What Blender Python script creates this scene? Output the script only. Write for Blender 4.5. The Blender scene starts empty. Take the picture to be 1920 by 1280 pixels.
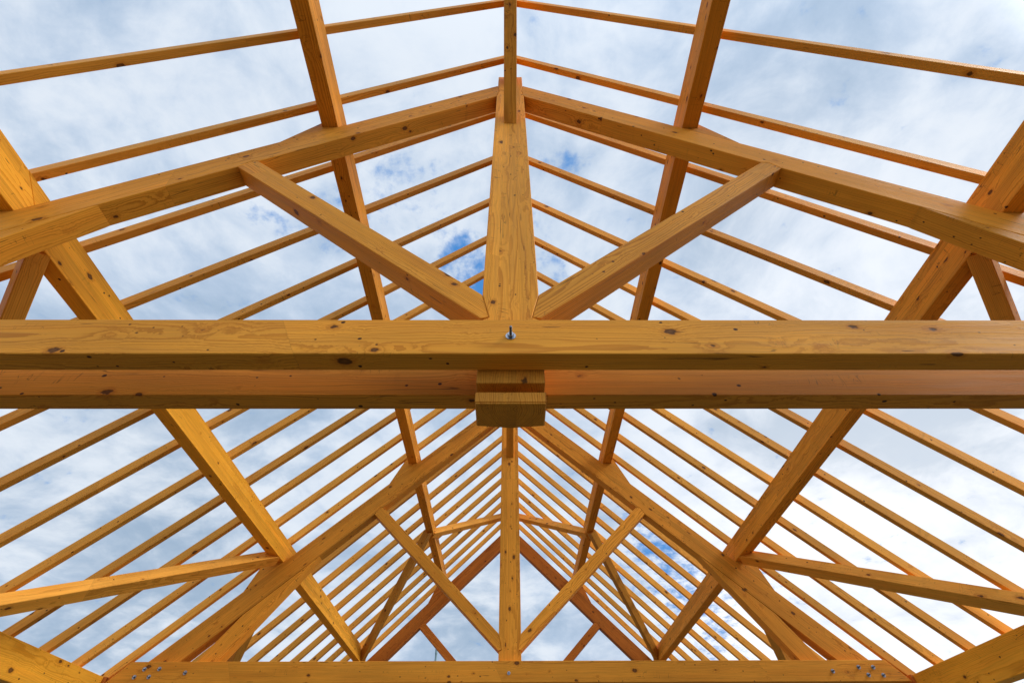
import bpy, bmesh, math, random
from mathutils import Vector, Matrix
random.seed(11)
SC = bpy.context.scene
COL = SC.collection
S = 1.2            # model units -> metres
Z0 = 1.6           # camera height above the floor
R = math.radians

# ------------------------------------------------------------------ geometry of the roof frame (model units, camera at origin)
A = 0.77224; CA, SA, T = math.cos(A), math.sin(A), math.tan(A)
H0 = 4.178
DEP = 0.109
YF = [1.004, 4.7757, 8.503]            # front face of each truss
YA, YB, YC, YD = 0.934 - 1.004, 1.003 - 1.004, 1.114 - 1.004, 1.182 - 1.004
ZB, ZT = 0.972, 1.1255

def W(x, y, z):
    return Vector((x * S, y * S, z * S + Z0))
def uv2xz(u, v, side):
    # roof plane coordinates: u down the slope from the apex, v out of the slope
    return side * (u * CA + v * SA), H0 - u * SA + v * CA

# ------------------------------------------------------------------ node helpers
class NT:
    def __init__(s, tree): s.t = tree; s.n = tree.nodes; s.l = tree.links
    def node(s, typ, **k):
        nd = s.n.new(typ)
        for a, b in k.items(): setattr(nd, a, b)
        return nd
    def put(s, sock, v):
        if v is None: return
        if isinstance(v, bpy.types.NodeSocket): s.l.new(v, sock)
        else: sock.default_value = v
    def m(s, op, a, b=None, c=None, clamp=False):
        nd = s.node('ShaderNodeMath', operation=op, use_clamp=clamp)
        s.put(nd.inputs[0], a); s.put(nd.inputs[1], b); s.put(nd.inputs[2], c)
        return nd.outputs[0]
    def v(s, op, a, b=None, scale=None):
        nd = s.node('ShaderNodeVectorMath', operation=op)
        s.put(nd.inputs[0], a); s.put(nd.inputs[1], b)
        if scale is not None: s.put(nd.inputs[3], scale)
        return nd.outputs['Value'] if op in ('LENGTH', 'DOT_PRODUCT', 'DISTANCE') else nd.outputs[0]
    def sm(s, x, lo, hi, a=0.0, b=1.0):
        nd = s.node('ShaderNodeMapRange', interpolation_type='SMOOTHSTEP')
        s.put(nd.inputs[0], x); s.put(nd.inputs[1], lo); s.put(nd.inputs[2], hi); s.put(nd.inputs[3], a); s.put(nd.inputs[4], b)
        return nd.outputs[0]
    def lin(s, x, lo, hi, a, b, clamp=True):
        nd = s.node('ShaderNodeMapRange'); nd.clamp = clamp
        s.put(nd.inputs[0], x); s.put(nd.inputs[1], lo); s.put(nd.inputs[2], hi); s.put(nd.inputs[3], a); s.put(nd.inputs[4], b)
        return nd.outputs[0]
    def noise(s, vec, scale=1.0, detail=2.0, rough=0.5, dist=0.0):
        nd = s.node('ShaderNodeTexNoise')
        s.put(nd.inputs['Vector'], vec); nd.inputs['Scale'].default_value = scale
        nd.inputs['Detail'].default_value = detail; nd.inputs['Roughness'].default_value = rough; nd.inputs['Distortion'].default_value = dist
        return nd.outputs
    def mix(s, f, a, b, blend='MIX'):
        nd = s.node('ShaderNodeMix', data_type='RGBA', blend_type=blend)
        s.put(nd.inputs[0], f); s.put(nd.inputs[6], a); s.put(nd.inputs[7], b)
        return nd.outputs[2]
    def sep(s, a):
        nd = s.node('ShaderNodeSeparateXYZ'); s.put(nd.inputs[0], a); return nd.outputs
    def comb(s, x, y, z):
        nd = s.node('ShaderNodeCombineXYZ'); s.put(nd.inputs[0], x); s.put(nd.inputs[1], y); s.put(nd.inputs[2], z); return nd.outputs[0]
    def white(s, w, dim='1D', vec=None):
        nd = s.node('ShaderNodeTexWhiteNoise', noise_dimensions=dim)
        if dim == '1D': s.put(nd.inputs['W'], w)
        else: s.put(nd.inputs['Vector'], vec)
        return nd.outputs

def newmat(name):
    mt = bpy.data.materials.new(name); mt.use_nodes = True
    mt.node_tree.nodes.clear()
    n = NT(mt.node_tree)
    out = n.node('ShaderNodeOutputMaterial'); bs = n.node('ShaderNodeBsdfPrincipled')
    n.l.new(bs.outputs[0], out.inputs[0])
    return mt, n, bs

def wood(name, early, late, tone_var=0.10, joints=2.7):
    mt, n, bs = newmat(name)
    at = n.node('ShaderNodeAttribute', attribute_name='grain').outputs['Vector']
    # meta: x = seed, y = lamella width, z = brightness
    me = n.sep(n.node('ShaderNodeAttribute', attribute_name='board').outputs['Vector'])
    seed, lamw, bright = n.m('ROUND', me[0]), me[1], me[2]
    p = n.sep(at)
    # glued lamellas across the section
    idx = n.m('FLOOR', n.m('DIVIDE', n.m('ADD', p[1], 7.0), lamw))
    wl = n.white(n.m('ROUND', n.m('ADD', n.m('MULTIPLY', idx, 37.0), seed)))
    wc = n.sep(wl['Color'])
    wob = n.noise(n.comb(n.m('MULTIPLY', p[0], 9.0), n.m('MULTIPLY', p[1], 30.0), seed), 1.0, 1.0)[0]
    xs = n.m('ADD', n.m('ADD', p[0], n.m('MULTIPLY', wc[0], 7.0)), n.m('MULTIPLY', n.m('SUBTRACT', p[1], n.m('MULTIPLY', wob, 0.012)), 0.55))
    seg = n.m('DIVIDE', n.m('ADD', xs, 50.0), joints)
    segi = n.m('FLOOR', seg)
    ws = n.white(None, '3D', n.comb(segi, idx, seed))
    wsc = n.sep(ws['Color'])
    jd = n.m('MULTIPLY', n.m('ABSOLUTE', n.m('SUBTRACT', n.m('FRACT', seg), 0.5)), 2.0)
    joint = n.sm(jd, 0.9965, 0.9995)
    # local position per board (own offset)
    px = n.m('ADD', p[0], n.m('MULTIPLY', wsc[0], 11.0))
    py = n.m('ADD', p[1], n.m('MULTIPLY', n.m('SUBTRACT', wsc[1], 0.5), 0.22))
    pz = n.m('ADD', p[2], n.m('MULTIPLY', n.m('SUBTRACT', wsc[2], 0.5), 0.30))
    P = n.comb(px, py, pz)
    # knots: real offset to random points
    def knots(sx, sy, rmin, rmax, off, elong=0.62):
        sc = (sx, sy, sy)
        q = n.v('ADD', n.v('MULTIPLY', P, sc), (off, off * 1.7, off * .6))
        vo = n.node('ShaderNodeTexVoronoi', voronoi_dimensions='3D', feature='F1')
        n.put(vo.inputs['Vector'], q); vo.inputs['Scale'].default_value = 1.0
        dv = n.v('DIVIDE', n.v('SUBTRACT', q, vo.outputs['Position']), (sx / elong, sy, sy))
        d = n.v('LENGTH', dv)
        cc = n.sep(vo.outputs['Color'])
        wn = n.noise(n.v('MULTIPLY', P, (60., 90., 90.)), 1.0, 1.0)[0]
        d = n.m('MULTIPLY', d, n.lin(wn, 0.2, 0.8, 0.75, 1.25))
        r = n.lin(n.m('POWER', cc[0], 1.3), 0, 1, rmin, rmax)
        return d, r, cc
    d1, r1, c1 = knots(4.2, 10.0, 0.0055, 0.0165, 0.0)
    d2, r2, c2 = knots(9.0, 22.0, 0.0032, 0.0075, 13.3, 0.8)
    k1 = n.sm(n.m('DIVIDE', d1, r1), 1.15, 0.8)
    k2 = n.sm(n.m('DIVIDE', d2, r2), 1.2, 0.75)
    halo = n.m('EXPONENT', n.m('MULTIPLY', n.m('DIVIDE', d1, r1), -0.55))
    halo2 = n.sm(n.m('DIVIDE', d1, r1), 2.1, 1.1)
    # rings
    w1 = n.noise(n.v('MULTIPLY', P, (0.8, 5.0, 5.0)), 1.0, 2.0)
    wv = n.v('SCALE', n.v('SUBTRACT', w1[1], (0.5, 0.5, 0.5)), None, 0.058)
    Pw = n.sep(n.v('ADD', P, wv))
    rr = n.m('SQRT', n.m('ADD', n.m('MULTIPLY', Pw[1], Pw[1]), n.m('MULTIPLY', Pw[2], Pw[2])))
    rr = n.m('ADD', rr, n.m('MULTIPLY', halo, 0.026))
    w2 = n.noise(n.v('MULTIPLY', P, (2.5, 40.0, 40.0)), 1.0, 2.0)[0]
    ph = n.m('ADD', n.m('MULTIPLY', rr, 140.0), n.m('MULTIPLY', w2, 0.9))
    fr = n.m('FRACT', ph)
    ringrand = n.white(n.m('ROUND', n.m('ADD', n.m('FLOOR', ph), seed)))['Value']
    late_m = n.m('MULTIPLY', n.m('MULTIPLY', n.sm(fr, 0.35, 0.86), n.sm(fr, 1.0, 0.93)), n.lin(ringrand, 0, 1, 0.15, 0.85))
    fib = n.noise(n.v('MULTIPLY', P, (5.0, 380.0, 380.0)), 1.0, 2.0, 0.6)[0]
    fib2 = n.noise(n.v('MULTIPLY', P, (2.0, 70.0, 70.0)), 1.0, 3.0, 0.6)[0]
    blot = n.noise(n.v('MULTIPLY', P, (1.6, 7.0, 7.0)), 1.0, 3.0, 0.55)[0]
    cross = n.noise(n.v('MULTIPLY', P, (26.0, 7.0, 7.0)), 1.0, 1.0, 0.5)[0]
    crossm = n.m('MULTIPLY', n.sm(cross, 0.60, 0.80), n.sm(n.noise(n.v('MULTIPLY', P, (1.1, 3., 3.)), 1.0, 1.0)[0], 0.52, 0.68))
    # drying cracks, long and thin
    cr = n.noise(n.v('ADD', n.v('MULTIPLY', P, (1.3, 34.0, 34.0)), (5.0, 0.0, 3.0)), 1.0, 1.0, 0.4)[0]
    crg = n.noise(n.v('MULTIPLY', P, (0.9, 6.0, 6.0)), 1.0, 1.0)[0]
    crack = n.m('MULTIPLY', n.sm(n.m('ABSOLUTE', n.m('SUBTRACT', cr, 0.5)), 0.010, 0.003), n.sm(crg, 0.63, 0.70))
    # resin pockets / dark dashes
    rp = n.noise(n.v('ADD', n.v('MULTIPLY', P, (9.0, 110.0, 110.0)), (31.0, 7.0, 3.0)), 1.0, 0.0)[0]
    rpm = n.m('MULTIPLY', n.sm(rp, 0.80, 0.84), n.sm(crg, 0.50, 0.42))
    tk = n.noise(n.v('ADD', n.v('MULTIPLY', P, (34.0, 6.0, 6.0)), (2.0, 9.0, 4.0)), 1.0, 1.0, 0.4, 0.6)[0]
    tkm = n.m('MULTIPLY', n.sm(n.m('ABSOLUTE', n.m('SUBTRACT', tk, 0.60)), 0.012, 0.004), n.sm(n.noise(n.v('ADD', n.v('MULTIPLY', P, (1.7, 9., 9.)), (4., 1., 8.)), 1.0, 1.0)[0], 0.60, 0.68))
    c = n.mix(late_m, early, late)
    f = n.m('ADD', n.lin(fib, 0.3, 0.7, -0.09, 0.09), n.lin(fib2, 0.25, 0.75, -0.09, 0.09))
    f = n.m('ADD', f, n.lin(blot, 0.25, 0.75, -0.14, 0.12))
    f = n.m('ADD', f, n.lin(wsc[1], 0, 1, -tone_var, tone_var * 0.7))
    f = n.m('ADD', f, n.lin(wc[1], 0, 1, -0.08, 0.08))
    f = n.m('SUBTRACT', f, n.m('MULTIPLY', crossm, 0.20))
    f = n.m('MULTIPLY', n.m('ADD', f, 1.0), bright)
    vm = n.comb(f, f, f)
    c = n.mix(1.0, c, vm, 'MULTIPLY')
    # redder heartwood patches
    c = n.mix(n.m('MULTIPLY', n.sm(n.noise(n.v('MULTIPLY', P, (1.0, 11., 11.)), 1.0, 1.0)[0], 0.5, 0.75), 0.4), c, n.mix(1.0, c, (1.0, 0.86, 0.74, 1), 'MULTIPLY'))
    c = n.mix(n.m('MULTIPLY', halo2, 0.5), c, (early[0] * .60, early[1] * .42, early[2] * .30, 1))
    kc = n.mix(n.sm(n.m('DIVIDE', d1, r1), 0.0, 1.0), (0.15, 0.060, 0.018, 1), (0.045, 0.016, 0.006, 1))
    c = n.mix(n.m('MULTIPLY', k1, 0.88), c, kc)
    c = n.mix(n.m('MULTIPLY', k2, n.sm(c2[1], 0.35, 0.5)), c, (0.06, 0.022, 0.007, 1))
    c = n.mix(n.m('MULTIPLY', crack, 0.6), c, (0.045, 0.018, 0.006, 1))
    c = n.mix(n.m('MULTIPLY', tkm, 0.5), c, (0.07, 0.026, 0.008, 1))
    c = n.mix(n.m('MULTIPLY', rpm, 0.7), c, (0.06, 0.022, 0.006, 1))
    c = n.mix(n.m('MULTIPLY', joint, 0.10), c, (0.10, 0.04, 0.012, 1))
    n.l.new(c, bs.inputs['Base Color'])
    n.put(bs.inputs['Roughness'], n.lin(fib2, 0.2, 0.8, 0.50, 0.72))
    bs.inputs['Specular IOR Level'].default_value = 0.12
    bp = n.node('ShaderNodeBump'); bp.inputs['Strength'].default_value = 0.35; bp.inputs['Distance'].default_value = 0.0016
    hgt = n.m('SUBTRACT', n.m('ADD', n.m('MULTIPLY', fib, 0.5), n.m('MULTIPLY', late_m, 0.5)), n.m('MULTIPLY', n.m('ADD', crack, k1), 1.2))
    n.put(bp.inputs['Height'], hgt); n.l.new(bp.outputs[0], bs.inputs['Normal'])
    return mt

M_WOOD = wood('spruce_timber', (0.80, 0.330, 0.034, 1), (0.50, 0.165, 0.011, 1))
M_PALE = wood('pale_timber', (0.82, 0.365, 0.052, 1), (0.58, 0.220, 0.022, 1))
M_RED = wood('reddish_timber', (0.55, 0.170, 0.022, 1), (0.36, 0.088, 0.009, 1))
M_ORA = wood('orange_timber', (0.76, 0.310, 0.036, 1), (0.50, 0.165, 0.012, 1))
M_YEL = wood('yellow_timber', (0.92, 0.415, 0.034, 1), (0.68, 0.255, 0.011, 1))

def simple(name, col, rough, metal=0.0, var=0.15, sc=20.0):
    mt, n, bs = newmat(name)
    tc = n.node('ShaderNodeTexCoord').outputs['Object']
    nz = n.noise(tc, sc, 4.0, 0.6)[0]
    f = n.lin(nz, 0.3, 0.7, 1 - var, 1 + var)
    c = n.mix(1.0, (*col, 1), n.comb(f, f, f), 'MULTIPLY')
    n.l.new(c, bs.inputs['Base Color']); bs.inputs['Roughness'].default_value = rough; bs.inputs['Metallic'].default_value = metal
    return mt
M_ZINC = simple('zinc_steel', (0.33, 0.36, 0.41), 0.30, 1.0, 0.1, 60)
M_ROD = simple('threaded_rod_steel', (0.14, 0.14, 0.15), 0.35, 1.0, 0.2, 200)
M_POLE = simple('painted_pole', (0.16, 0.24, 0.26), 0.5, 0.2, 0.1, 2)
M_CONC = simple('dusty_screed', (0.095, 0.088, 0.058), 0.9, 0.0, 0.18, 1.3)
M_GRND = simple('bare_soil', (0.095, 0.088, 0.056), 1.0, 0.0, 0.3, 0.9)

# ------------------------------------------------------------------ mesh helpers
def add_prism(bm, poly, lo, hi, mapf):
    """poly: list of 2D points; mapf(a,b,depth)->Vector"""
    v0 = [bm.verts.new(mapf(a, b, lo)) for a, b in poly]
    v1 = [bm.verts.new(mapf(a, b, hi)) for a, b in poly]
    k = len(poly)
    bm.faces.new(v0); bm.faces.new(v1[::-1])
    for i in range(k):
        j = (i + 1) % k
        bm.faces.new((v0[j], v0[i], v1[i], v1[j]))

def finish(bm, name, mat, axis, across, parent=None, bevel=0.003, lam=30.0, bright=1.0, origin=None, seed=None):
    bmesh.ops.recalc_face_normals(bm, faces=bm.faces[:])
    if bevel:
        bmesh.ops.bevel(bm, geom=bm.edges[:], offset=bevel, segments=1, profile=0.5, affect='EDGES', clamp_overlap=True)
    ax = Vector(axis).normalized(); ac = Vector(across); ac = (ac - ax * ac.dot(ax)).normalized(); dp = ax.cross(ac)
    cen = Vector((0, 0, 0))
    for v in bm.verts: cen += v.co
    cen /= len(bm.verts)
    if origin is None: origin = cen
    sd = float(random.randint(1, 900) if seed is None else int(seed * 10))
    rnd = random.Random(int(sd))
    off = Vector((rnd.uniform(0, 12), 0, rnd.uniform(-.05, .05)))
    g = bm.verts.layers.float_vector.new('grain'); b = bm.verts.layers.float_vector.new('board')
    br = bright * rnd.uniform(0.93, 1.07)
    for v in bm.verts:
        q = v.co - cen
        v[g] = Vector((q.dot(ax), q.dot(ac), q.dot(dp))) + off
        v[b] = Vector((sd, lam, br))
        v.co = v.co - origin
    me = bpy.data.meshes.new(name); bm.to_mesh(me); bm.free()
    me.materials.append(mat)
    o = bpy.data.objects.new(name, me); COL.objects.link(o)
    if parent is not None:
        o.parent = parent
        # parent empties are unrotated; their location is in world metres
        par = parent; base = Vector((0, 0, 0))
        while par is not None:
            base += par.location; par = par.parent
        o.location = origin - base
    else:
        o.location = origin
    return o

def tag(o, label=None, cat=None, group=None, kind=None):
    if label: o['label'] = label
    if cat: o['category'] = cat
    if group: o['group'] = group
    if kind: o['kind'] = kind
    return o
def empty(name, loc):
    o = bpy.data.objects.new(name, None); COL.objects.link(o); o.location = loc; o.empty_display_size = 0.3
    return o

def xz_member(name, poly, y0, y1, axis, across, parent, mat=None, **k):
    bm = bmesh.new()
    add_prism(bm, poly, y0, y1, lambda a, b, d: W(a, d, b))
    return finish(bm, name, mat or M_WOOD, axis, across, parent, **k)

def add_cyl(bm, c, r0, r1, L, n=20, axis='Y', hexa=False):
    # frustum from c along -Y of length L
    vs = []
    for t, r in ((0, r0), (L, r1)):
        vs.append([bm.verts.new(Vector((c[0] + r * math.cos(2 * math.pi * i / n), c[1] - t, c[2] + r * math.sin(2 * math.pi * i / n)))) for i in range(n)])
    bm.faces.new(vs[0]); bm.faces.new(vs[1][::-1])
    for i in range(n):
        j = (i + 1) % n
        bm.faces.new((vs[0][i], vs[0][j], vs[1][j], vs[1][i]))

def metal(name, bm, mat, parent, origin):
    bmesh.ops.recalc_face_normals(bm, faces=bm.faces[:])
    for v in bm.verts: v.co -= origin
    me = bpy.data.meshes.new(name); bm.to_mesh(me); bm.free(); me.materials.append(mat)
    o = bpy.data.objects.new(name, me); COL.objects.link(o); o.parent = parent
    par = parent; base = Vector((0, 0, 0))
    while par is not None: base += par.location; par = par.parent
    o.location = origin - base
    return o

def make_bolt(x, y, z, parent, rod, big=1.0):
    """washer, nut and projecting rod on a front face at y (model units) facing the camera"""
    c = W(x, y, z)
    bm = bmesh.new()
    add_cyl(bm, c + Vector((0, 0.001, 0)), 0.0185 * big, 0.0185 * big, 0.004, 28)
    add_cyl(bm, c + Vector((0, -0.0032, 0)), 0.0115 * big, 0.0115 * big, 0.010, 6)
    o = metal('bolt', bm, M_ZINC, parent, c)
    bm = bmesh.new()
    # thread ridges
    k = max(3, int(rod / 0.0022)); rr = 0.0052 * big
    yy = 0.013
    prev = None
    prof = []
    for i in range(k):
        prof += [(yy, rr * .86), (yy + rod / k * .5, rr)]
        yy += rod / k
    prof += [(yy, rr * .8)]
    n = 14; rings = []
    for t, r in prof:
        rings.append([bm.verts.new(c + Vector((r * math.cos(2 * math.pi * i / n), -t, r * math.sin(2 * math.pi * i / n)))) for i in range(n)])
    bm.faces.new(rings[0]); bm.faces.new(rings[-1][::-1])
    for a, b in zip(rings, rings[1:]):
        for i in range(n):
            bm.faces.new((a[i], a[(i + 1) % n], b[(i + 1) % n], b[i]))
    # rod as its own material inside the bolt mesh
    bmesh.ops.recalc_face_normals(bm, faces=bm.faces[:])
    o.data.materials.append(M_ROD)
    for f in bm.faces: f.material_index = 1
    for v in bm.verts: v.co -= c
    bm2 = bmesh.new(); bm2.from_mesh(o.data)
    tmp = bpy.data.meshes.new('tmp'); bm.to_mesh(tmp); bm2.from_mesh(tmp); bm.free()
    # from_mesh keeps material indices
    bm2.to_mesh(o.data); bm2.free(); bpy.data.meshes.remove(tmp)
    return o

# ------------------------------------------------------------------ trusses
def mir(poly, s): return [(s * a, b) for a, b in poly]
TR_LABEL = ['near king post truss straight overhead with wide twin tie beam crossing the picture',
            'middle king post truss whose bolted tie beam runs along the bottom edge',
            'farthest truss with reddish brown rafters seen through the open gable']
def uvs(pts, s): return [uv2xz(u, v, s) for u, v in pts]

for ti, yf in enumerate(YF):
    base = W(0, yf + DEP / 2, ZB)
    tr = empty('roof_truss', base)
    tag(tr, TR_LABEL[ti], 'roof truss', 'king post trusses')
    raf_mat = M_RED if ti == 2 else M_WOOD
    y0, y1 = yf, yf + DEP
    # king post
    kp = [(-.0955, 4.35), (.0955, 4.35), (.0955, 4.084), (.085, 3.955), (.100, 3.803), (.100, 1.350), (.072, 1.222), (.100, 1.207),
          (.100, .985), (-.100, .985), (-.100, 1.207), (-.072, 1.222), (-.100, 1.350), (-.100, 3.803), (-.085, 3.955), (-.0955, 4.084)]
    kpo = xz_member('king_post', kp, y0 - .0008, y1, (0, 0, 1), (1, 0, 0), tr, lam=.046 if ti == 0 else .058, bright=1.0, seed=33 + ti)
    # pendant below the tie beams: grooved foot with a pointed end
    bm = bmesh.new()
    prof = [(y0, .9845), (y0, .923), (y0 + .040, .923), (y0 + .040, .888), (y0, .888), (y0, .852), (y1, .852), (y1, .9845)]
    add_prism(bm, prof, -.100, .100, lambda a, b, d: W(d, a, b))
    # shallow diamond point at the back of the foot
    bm.verts.ensure_lookup_table()
    add_prism(bm, [(-.098, y0 + .001), (.098, y0 + .001), (.098, y1 - .008), (0, y1 + .003), (-.098, y1 - .008)], .846, .8515, lambda a, b, d: W(a, b, d))
    finish(bm, 'pendant', M_ORA, (0, 0, 1), (1, 0, 0), kpo, lam=.09, bright=.80, bevel=.002)
    for s in (-1, 1):
        slope = (s * CA, 0, -SA)
        nrm = (s * SA, 0, CA)
        up = [(s * .0965, 4.084), (s * .0863, 3.957), (s * .1012, 3.8045)]
        u_in = (-.197)
        low = uvs([(2.112, u_in), (2.145, -.172), (2.226, u_in)], s)
        foot = [(s * 3.0, .990), (s * 3.262, .990)]
        top = [(s * 3.262, H0 - T * 3.262)]
        xz_member('rafter', up + low + foot + top, y0, y1, slope, nrm, tr, raf_mat, lam=.066 if ti else 30., bright=.97 if ti == 0 else .93)
        # strut
        p = uvs([(2.1135, -.1985), (2.1455, -.1735), (2.2245, -.1985)], s) + [(s * .1012, 1.2165), (s * .0735, 1.2245), (s * .1012, 1.351)]
        so = xz_member('strut', p, y0 + .0006, y1 - .004, (s * 1, 0, .936), (s * -.936, 0, 1), tr, raf_mat if ti == 2 else M_WOOD, bright=1.0)
        # inner leg under the rafter
        def und(x): return H0 - T * x - .197 / CA
        leg = [(s * 1.911, und(1.911) - .0012), (s * 2.46, und(2.46) - .0012), (s * 2.807, .992), (s * 2.622, .992)]
        xz_member('inner_leg', leg, y0 + .0006, y1 - .0006, (s * 1, 0, -1.48), (s * 1.48, 0, 1), tr, raf_mat, bright=.97)
        # cleats
        cl = [(1.365, H0 - T * 1.365 + .001), (1.228, 3.165), (1.2, 3.235), (1.1935, 3.235), (1.1935, 3.1135), (1.094, 3.1135)]
        xz_member('cleat', mir(cl, s), y0 + .0006, y1 - .001, slope, nrm, tr, raf_mat, bevel=.002, bright=.97)
        cl = [(2.536, H0 - T * 2.536 + .001), (2.443, 1.972), (2.388, 2.125), (2.3555, 2.125), (2.3555, 1.9795), (2.257, 1.9795)]
        xz_member('cleat', mir(cl, s), y0 + .0006, y1 - .001, slope, nrm, tr, raf_mat, bevel=.002, bright=.97)
    # twin tie beams
    tie = [(-3.21, ZT), (3.21, ZT), (3.35, ZB), (-3.35, ZB)]
    tf = xz_member('tie_beam', tie, yf + YA, yf + YB, (1, 0, 0), (0, 0, 1), tr, bright=1.02, seed=[7.1, 21.7, 9.9][ti])
    xz_member('tie_beam', tie, yf + YC, yf + YD, (1, 0, 0), (0, 0, 1), tr, M_ORA if ti == 0 else M_WOOD, bright=1.0, seed=[15.4, 31.2, 2.9][ti])
    bolts = [(-3.073, 1.0717), (-2.949, 1.0735), (-3.127, 1.0165), (-3.006, 1.0175), (-2.72, 1.046), (2.722, 1.045), (2.955, 1.0727), (3.078, 1.0723), (3.009, 1.0175), (3.133, 1.0155)]
    for bx, bz in bolts: make_bolt(bx, yf + YA, bz, tf, 0.018)
    if ti == 0: make_bolt(0.0, yf + YA, 1.0475, tf, 0.034)
    else: make_bolt(-.009, yf + YA, 1.037, tf, 0.010, .85)

# ------------------------------------------------------------------ posts under the trusses
for ti, yf in enumerate(YF):
    for s in (-1, 1):
        t = empty('timber_post', W(s * 3.43, yf + .055, -Z0 / S))
        tag(t, 'squared timber post under the %s end of the %s truss' % (('left', 'right')[s > 0], ('near', 'middle', 'farthest')[ti]), 'post', 'posts carrying the trusses')
        bm = bmesh.new()
        add_prism(bm, [(s * 3.362, yf + YA + .003), (s * 3.500, yf + YA + .003), (s * 3.500, yf + YD - .003), (s * 3.362, yf + YD - .003)], -Z0 / S + .02, 1.022, lambda a, b, d: W(a, b, d))
        finish(bm, 'shaft', M_RED, (0, 0, 1), (1, 0, 0), t)
        bm = bmesh.new()
        add_prism(bm, [(s * 3.34, yf + YA - .02), (s * 3.522, yf + YA - .02), (s * 3.522, yf + YD + .02), (s * 3.34, yf + YD + .02)], -Z0 / S + .008, -Z0 / S + .0195, lambda a, b, d: W(a, b, d))
        metal('base_plate', bm, M_ZINC, t, W(s * 3.43, yf + .055, -Z0 / S))

# ------------------------------------------------------------------ wall plates between the posts
for s in (-1, 1):
    segs = [(-1.3, YF[0] + YA, 'before'), (YF[0] + YD, YF[1] + YA, 'between'), (YF[1] + YD, YF[2] + YA, 'far')]
    for a, b, w in segs:
        bm = bmesh.new()
        add_prism(bm, [(s * 3.380, .804), (s * 3.500, .804), (s * 3.500, 1.0185), (s * 3.380, 1.0185)], a, b, lambda p, q, d: W(p, d, q))
        side = ('left', 'right')[s > 0]
        lab = {'before': 'deep wall plate on the %s, nearest length in front of the near truss',
               'between': 'deep wall plate at the lower %s corner running up to the middle truss',
               'far': 'deep wall plate on the %s, farthest length beyond the middle truss'}[w] % side
        o = finish(bm, 'wall_plate', M_YEL, (0, 1, 0), (0, 0, 1), lam=30., bright=1.0)
        tag(o, lab, 'beam', 'wall plates')

# ------------------------------------------------------------------ purlins
YS, YE = -1.3, YF[2] + DEP + .03
def purlin(s, x, w, zb, h, lab, cuts, lam=.05, mat=M_WOOD, lean=-.10):
    t = empty('purlin', W(s * (x + w / 2), YS, zb)); tag(t, lab, 'purlin', 'purlins along the roof slopes')
    ys = [YS] + cuts + [YE]
    for i, (a, b) in enumerate(zip(ys, ys[1:])):
        bm = bmesh.new()
        # slanted ends at scarf joints
        poly = [(s * x, zb), (s * (x + w), zb), (s * (x + w), zb + h), (s * x, zb + h)]
        ea = 0 if i == 0 else 1; eb = 0 if i == len(ys) - 2 else 1
        v0 = [bm.verts.new(W(p, a + ea * (.0008 + lean * (1 if q > zb + .01 else -1)), q)) for p, q in poly]
        v1 = [bm.verts.new(W(p, b + eb * (-.0008 + lean * (1 if q > zb + .01 else -1)), q)) for p, q in poly]
        bm.faces.new(v0); bm.faces.new(v1[::-1])
        for k in range(4):
            j = (k + 1) % 4; bm.faces.new((v0[j], v0[k], v1[k], v1[j]))
        finish(bm, 'beam_length', mat, (0, 1, 0), (0, 0, 1), t, lam=lam, bevel=.0025, bright=1.0)
purlin(-1, 1.092, .100, 3.115, .180, 'upper purlin on the left slope, between the ridge and the big lower purlin', [4.70])
purlin(1, 1.092, .100, 3.115, .180, 'upper purlin on the right slope, between the ridge and the big lower purlin', [4.70])
purlin(-1, 2.255, .100, 1.981, .192, 'broad golden lower purlin on the left slope with a joint by the near truss', [1.043], mat=M_YEL, lean=-.147)
purlin(1, 2.255, .100, 1.981, .192, 'broad brownish lower purlin on the right slope', [4.70])

# ------------------------------------------------------------------ ridge beam pieces and their braces
names = ['nearest ridge beam length running up to the near king post', 'ridge beam length between the near and middle king posts', 'ridge beam length between the middle and farthest king posts']
for (a, b), lab in zip([(YS, YF[0] - .002), (YF[0] + DEP + .002, YF[1] - .002), (YF[1] + DEP + .002, YF[2] - .002)], names):
    bm = bmesh.new()
    add_prism(bm, [(-.040, 4.12), (.040, 4.12), (.040, 4.32), (0, 4.359), (-.040, 4.32)], a, b, lambda p, q, d: W(p, d, q))
    tag(finish(bm, 'ridge_beam', M_WOOD, (0, 1, 0), (0, 0, 1), lam=30.), lab, 'beam', 'ridge beam lengths')
for ti, yf in enumerate(YF):
    for dr in (-1, 1):
        if ti == 2 and dr == 1: continue
        y = yf - .0012 if dr < 0 else yf + DEP + .0012
        poly = [(y, 3.186), (y, 3.330), (y + dr * .7885, 4.1185), (y + dr * .9325, 4.1185)]
        bm = bmesh.new(); add_prism(bm, poly, -.042, .042, lambda a, b, d: W(d, a, b))
        nm = ('near', 'middle', 'farthest')[ti]
        o = finish(bm, 'ridge_brace', M_WOOD, (0, dr, 1), (1, 0, 0), lam=30., bright=.9)
        tag(o, 'short sloping brace on the %s of the %s king post, rising to the ridge' % (('front', 'back')[dr > 0], nm), 'brace', 'braces from king post to ridge')

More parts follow.
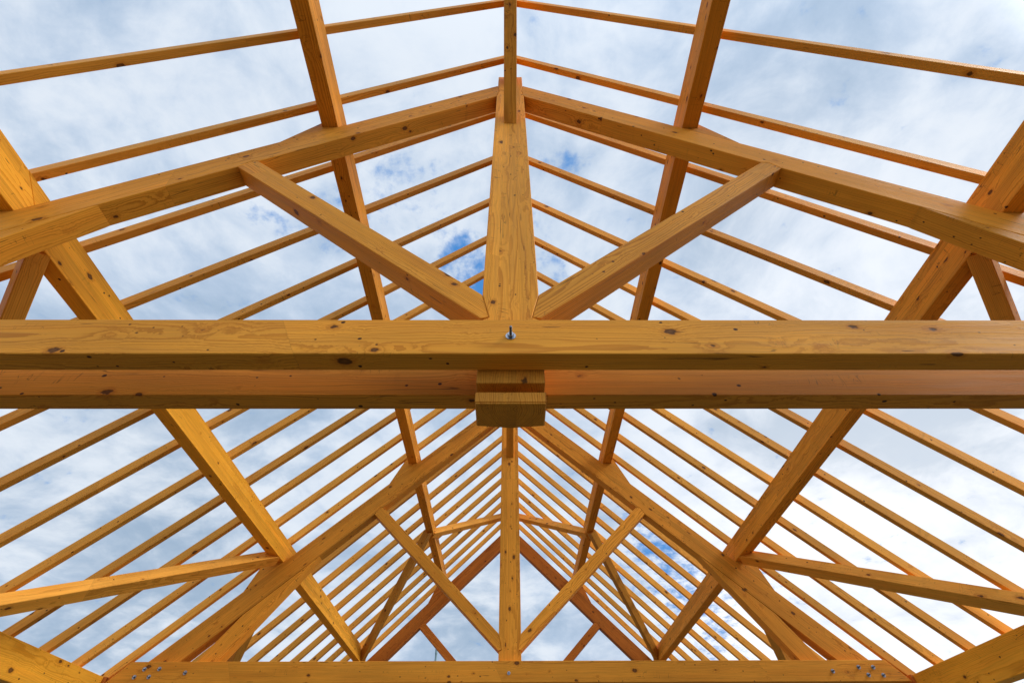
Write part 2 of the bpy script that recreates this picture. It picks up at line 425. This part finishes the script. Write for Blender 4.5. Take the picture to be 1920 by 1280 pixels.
# ------------------------------------------------------------------ common rafters
ORD = ['first', 'second', 'third', 'fourth', 'fifth', 'sixth', 'seventh', 'eighth', 'ninth', 'tenth']
JV, JH, JW = .136, .072, .0405
for k in range(-1, 21):
    for s in (-1, 1):
        yb = (.892 + .3832 * k if k >= 0 else .519) * 1.0116
        skew = (.0185 if k >= 0 else (.010 if s < 0 else .006)) + random.uniform(-.0015, .0015)
        jit = random.uniform(-.004, .004) if k > 3 else 0
        yb += jit
        u0a = -JV * math.tan(A); 
        # plumb cut at the ridge, square cut past the plate
        def pt(u, v): return uv2xz(u, v, s)
        # plumb cut: x = .001 at both v
        def uplumb(v): return (.0012 - v * SA) / CA
        ue = 4.86
        poly = [(uplumb(JV), JV), (ue, JV), (ue - .04, JV + JH), (uplumb(JV + JH), JV + JH)]
        bm = bmesh.new()
        vv = []
        for d in (-JW, 0):
            ring = []
            for u, v in poly:
                x, z = pt(u, v); ring.append(bm.verts.new(W(x, yb + d + skew * u, z)))
            vv.append(ring)
        bm.faces.new(vv[0]); bm.faces.new(vv[1][::-1])
        for i in range(4):
            j = (i + 1) % 4; bm.faces.new((vv[0][j], vv[0][i], vv[1][i], vv[1][j]))
        side = ('left', 'right')[s > 0]
        o = finish(bm, 'common_rafter', M_PALE, (s * CA, 0, -SA), (s * SA, 0, CA), bevel=.0025, bright=random.uniform(0.90, 1.14))
        if k < 1: lab = 'slim common rafter crossing the top of the picture on the %s slope' % side
        elif k < 11: lab = '%s slim common rafter beyond the near truss on the %s slope' % (ORD[k - 1], side)
        elif k < 20: lab = '%s slim common rafter beyond the middle truss on the %s slope' % (ORD[k - 11], side)
        else: lab = 'slim common rafter right above the farthest truss on the %s slope' % side
        if k == 0: lab = 'slim common rafter on the %s slope, last one in front of the near truss' % side
        tag(o, lab, 'rafter', 'common rafters on the two roof slopes')

# ------------------------------------------------------------------ wind braces lying in the roof slopes
def wind(s, a, b, wid, lab, v0=0.0015, v1=.098, br=1.0):
    (ya, ua), (yb, ub) = a, b
    d = Vector((yb - ya, ub - ua)).normalized(); nn = Vector((-d.y, d.x)) * wid / 2
    q = [(ya + nn.x, ua + nn.y), (yb + nn.x, ub + nn.y), (yb - nn.x, ub - nn.y), (ya - nn.x, ua - nn.y)]
    bm = bmesh.new(); vv = []
    for v in (v0, v1):
        vv.append([bm.verts.new(W(uv2xz(u, v, s)[0], y, uv2xz(u, v, s)[1])) for y, u in q])
    bm.faces.new(vv[0]); bm.faces.new(vv[1][::-1])
    for i in range(4):
        j = (i + 1) % 4; bm.faces.new((vv[0][j], vv[0][i], vv[1][i], vv[1][j]))
    ax = W(uv2xz(ub, 0, s)[0], yb, uv2xz(ub, 0, s)[1]) - W(uv2xz(ua, 0, s)[0], ya, uv2xz(ua, 0, s)[1])
    o = finish(bm, 'wind_brace', M_PALE, ax, (s * SA, 0, CA), bright=br)
    tag(o, lab, 'brace', 'slanting wind braces in the roof slopes')
for s in (-1, 1):
    side = ('left', 'right')[s > 0]
    wind(s, (1.22, 3.17), (2.80, 4.66), .085, 'short looking brace behind the near truss, below the lower purlin on the %s' % side, br=.95)
    wind(s, (4.705, 3.175), (3.03, 4.69), .105, 'long pale brace sweeping from the middle truss to the %s edge' % side, br=1.1)
    wind(s, (4.83, 3.19), (6.62, 4.68), .105, 'dark brace behind the middle truss, below the lower purlin on the %s' % side, br=.95)
    wind(s, (6.50, 1.57), (8.46, 3.16), .09, 'thin dark brace between upper and lower purlin near the farthest truss, %s' % side, br=.75)
    wind(s, (6.62, 1.53), (8.10, .06), .09, 'small pale brace from upper purlin to ridge beside the middle king post, %s' % side, br=1.15)

# ------------------------------------------------------------------ far pole, ground
bm = bmesh.new()
D = 38.0
px, pz = -.15504 / 1.15469 * D, .3020 / 1.15469 * D
r = .075; n = 12
prof = [(-Z0 / S, r * 1.5), (2, r * 1.2), (pz - .5, r * .9), (pz - .4, r * 1.15), (pz, r * 1.1), (pz + .08, r * .5)]
rings = [[bm.verts.new(W(px + q * math.cos(6.2832 * i / n), D + q * math.sin(6.2832 * i / n), z)) for i in range(n)] for z, q in prof]
for a, b in zip(rings, rings[1:]):
    for i in range(n): bm.faces.new((a[i], a[(i + 1) % n], b[(i + 1) % n], b[i]))
bm.faces.new(rings[0]); bm.faces.new(rings[-1][::-1])
o = finish(bm, 'pole', M_POLE, (0, 0, 1), (1, 0, 0), bevel=0, origin=W(px, D, -Z0 / S))
tag(o, 'tip of a slim blue grey pole far off behind the farthest truss', 'pole')

def sheet(name, x0, x1, y0, y1, z, th, mat, kind='structure'):
    bm = bmesh.new()
    add_prism(bm, [(x0, y0), (x1, y0), (x1, y1), (x0, y1)], z - th, z, lambda a, b, d: Vector((a, b, d)))
    bmesh.ops.recalc_face_normals(bm, faces=bm.faces[:])
    me = bpy.data.meshes.new(name); bm.to_mesh(me); bm.free(); me.materials.append(mat)
    o = bpy.data.objects.new(name, me); COL.objects.link(o); o['kind'] = kind
    return o
sheet('ground', -300, 300, -300, 300, -.15, .2, M_GRND)
sheet('floor_slab', -5.2, 5.2, -3.0, 11.4, 0.0, .149, M_CONC)

# ------------------------------------------------------------------ camera
F_PX = 879.92524; PITCH = 0.83152; ROLL = -0.00475; YAW = -0.00717; CX = -0.00282
def ray(x, y):
    c, s = math.cos(ROLL), math.sin(ROLL); x, y = c * x - s * y, s * x + c * y
    cp, sp = math.cos(PITCH), math.sin(PITCH)
    v = (x, cp - y * sp, sp + y * cp)
    c, s = math.cos(YAW), math.sin(YAW)
    return Vector((c * v[0] - s * v[1], s * v[0] + c * v[1], v[2]))
def pxdir(px, py): return ray((px - 960) / F_PX, (640 - py) / F_PX).normalized()
F = ray(0, 0); Rt = (ray(1, 0) - F).normalized(); Up = (ray(0, 1) - F).normalized(); F = F.normalized()
cam = bpy.data.cameras.new('camera'); co = bpy.data.objects.new('camera', cam); COL.objects.link(co)
mw = Matrix(((Rt.x, Up.x, -F.x, CX * S), (Rt.y, Up.y, -F.y, 0), (Rt.z, Up.z, -F.z, Z0), (0, 0, 0, 1)))
co.matrix_world = mw
cam.sensor_width = 36; cam.lens = F_PX / 1920 * 36; cam.clip_start = .05; cam.clip_end = 2000
SC.camera = co

# ------------------------------------------------------------------ light
SUN_AZ, SUN_EL = R(101), R(38)     # azimuth clockwise from +Y
sd = Vector((math.sin(SUN_AZ) * math.cos(SUN_EL), math.cos(SUN_AZ) * math.cos(SUN_EL), math.sin(SUN_EL)))
sl = bpy.data.lights.new('sun', 'SUN'); sl.energy = 2.7; sl.angle = R(24); sl.color = (1, .94, .84)
so = bpy.data.objects.new('sun', sl); COL.objects.link(so); so.rotation_euler = (-sd).to_track_quat('-Z', 'Y').to_euler()
so.location = (10, 0, 20)

w = bpy.data.worlds.new('World'); SC.world = w; w.use_nodes = True
w.node_tree.nodes.clear(); n = NT(w.node_tree)
out = n.node('ShaderNodeOutputWorld')
sky = n.node('ShaderNodeTexSky', sky_type='NISHITA'); sky.sun_disc = False; sky.sun_elevation = SUN_EL; sky.sun_rotation = SUN_AZ
sky.air_density = 1.0; sky.dust_density = 0.3; sky.ozone_density = 3.0
bg1 = n.node('ShaderNodeBackground'); n.l.new(sky.outputs[0], bg1.inputs[0]); bg1.inputs[1].default_value = 0.12
dr = n.node('ShaderNodeTexCoord').outputs['Generated']
dn = n.v('NORMALIZE', dr)
dx = n.sep(dn)
# flat cloud deck seen in perspective
k = n.m('ADD', n.m('MAXIMUM', dx[2], 0.0), 0.22)
pl = n.comb(n.m('DIVIDE', dx[0], k), n.m('DIVIDE', dx[1], k), 0.0)
warp = n.noise(pl, 1.6, 3.0, .5)[1]
plw = n.v('ADD', pl, n.v('SCALE', n.v('SUBTRACT', warp, (.5, .5, .5)), None, .35))
big = n.noise(n.v('ADD', plw, (3.1, 7.7, 0)), 2.2, 7.0, .56)[0]
fine = n.noise(n.v('ADD', plw, (11.1, 2.7, 0)), 8.5, 6.0, .60)[0]
mott = n.noise(n.v('ADD', pl, (1.1, 5.7, 0)), 26.0, 4.0, .6)[0]
def blob(px, py, rad, st):
    c = pxdir(px, py)
    dd = n.m('ARCCOSINE', n.m('MINIMUM', n.v('DOT_PRODUCT', dn, tuple(c)), 1.0))
    return n.m('MULTIPLY', n.sm(dd, R(rad), 0.0), st)
def total(L):
    t = None
    for a in L:
        b = blob(*a); t = b if t is None else n.m('ADD', t, b)
    return t
holes = total([(870, 480, 6, .70), (905, 560, 5, 1.0), (740, 330, 9, .42), (500, 405, 5, .50), (830, 420, 6, .3), (640, 330, 6, .2), (1040, 285, 6, .28), (1040, 500, 5, .30), (1010, 400, 4, .3),
               (1250, 1060, 9, .40), (1330, 1150, 8, .40), (1215, 1000, 6, .42), (1110, 1100, 5, .12), (1440, 1060, 6, .34), (1440, 870, 4, .2)])
hn = n.m('ADD', n.m('MULTIPLY', fine, .55), n.m('MULTIPLY', mott, .45))
hole = n.sm(n.m('ADD', n.m('MULTIPLY', holes, .42), n.m('MULTIPLY', n.m('SUBTRACT', hn, .5), 1.3)), .12, .42)
# grey-blue cloud bellies
grey = total([(1500, 800, 12, .85), (1320, 740, 8, .4), (1730, 860, 7, .75), (1850, 790, 8, .6), (230, 900, 22, .45), (1480, 260, 12, .20), (800, 100, 16, .05), (330, 1150, 14, .35), (900, 1170, 10, .42), (1870, 650, 10, .3), (60, 330, 16, .08), (1350, 430, 10, .25)])
gm = n.sm(n.m('ADD', n.m('MULTIPLY', grey, .55), n.m('ADD', n.m('MULTIPLY', n.m('SUBTRACT', big, .5), 1.35), n.m('MULTIPLY', n.m('SUBTRACT', fine, .5), .6))), -.10, .50)
# brightness rising towards the veiled sun side
glow = total([(1850, 1050, 42, 1.0), (1500, 1150, 22, .5), (1550, 420, 26, .25)])
cw = n.mix(n.sm(n.m('ADD', n.m('MULTIPLY', fine, .42), n.m('MULTIPLY', big, .58)), .38, .64), (.78, .85, .94, 1), (.50, .63, .82, 1))
c = n.mix(n.m('MULTIPLY', gm, .85), cw, (.33, .45, .60, 1))
c = n.mix(n.m('MULTIPLY', n.m('MINIMUM', glow, 1.0), n.lin(gm, 0, 1, .85, .45)), c, (1.10, 1.12, 1.16, 1))
c = n.mix(n.m('MULTIPLY', hole, 1.0), c, (.075, .33, .83, 1))
# sky boost added to light the timber: around veiled sun, unseen behind camera
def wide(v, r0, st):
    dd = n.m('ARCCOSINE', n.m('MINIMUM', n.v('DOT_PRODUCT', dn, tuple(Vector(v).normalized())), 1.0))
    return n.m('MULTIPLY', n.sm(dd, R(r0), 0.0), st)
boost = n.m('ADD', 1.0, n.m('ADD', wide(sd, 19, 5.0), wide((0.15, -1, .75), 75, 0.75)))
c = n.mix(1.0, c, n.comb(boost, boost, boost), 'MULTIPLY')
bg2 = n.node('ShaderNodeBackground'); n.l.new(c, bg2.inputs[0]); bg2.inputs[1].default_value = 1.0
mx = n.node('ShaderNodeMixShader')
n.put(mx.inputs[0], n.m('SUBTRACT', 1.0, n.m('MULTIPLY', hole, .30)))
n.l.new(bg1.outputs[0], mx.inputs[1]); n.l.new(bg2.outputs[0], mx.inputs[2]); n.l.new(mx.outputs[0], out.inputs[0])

# ------------------------------------------------------------------ render
SC.render.engine = 'CYCLES'
SC.cycles.max_bounces = 8; SC.cycles.diffuse_bounces = 4
SC.view_settings.view_transform = 'Standard'; SC.view_settings.look = 'None'; SC.view_settings.gamma = 1.0; SC.view_settings.exposure = 0.0
SC.view_settings.use_curve_mapping = False
SC.render.resolution_x = 1024; SC.render.resolution_y = 682
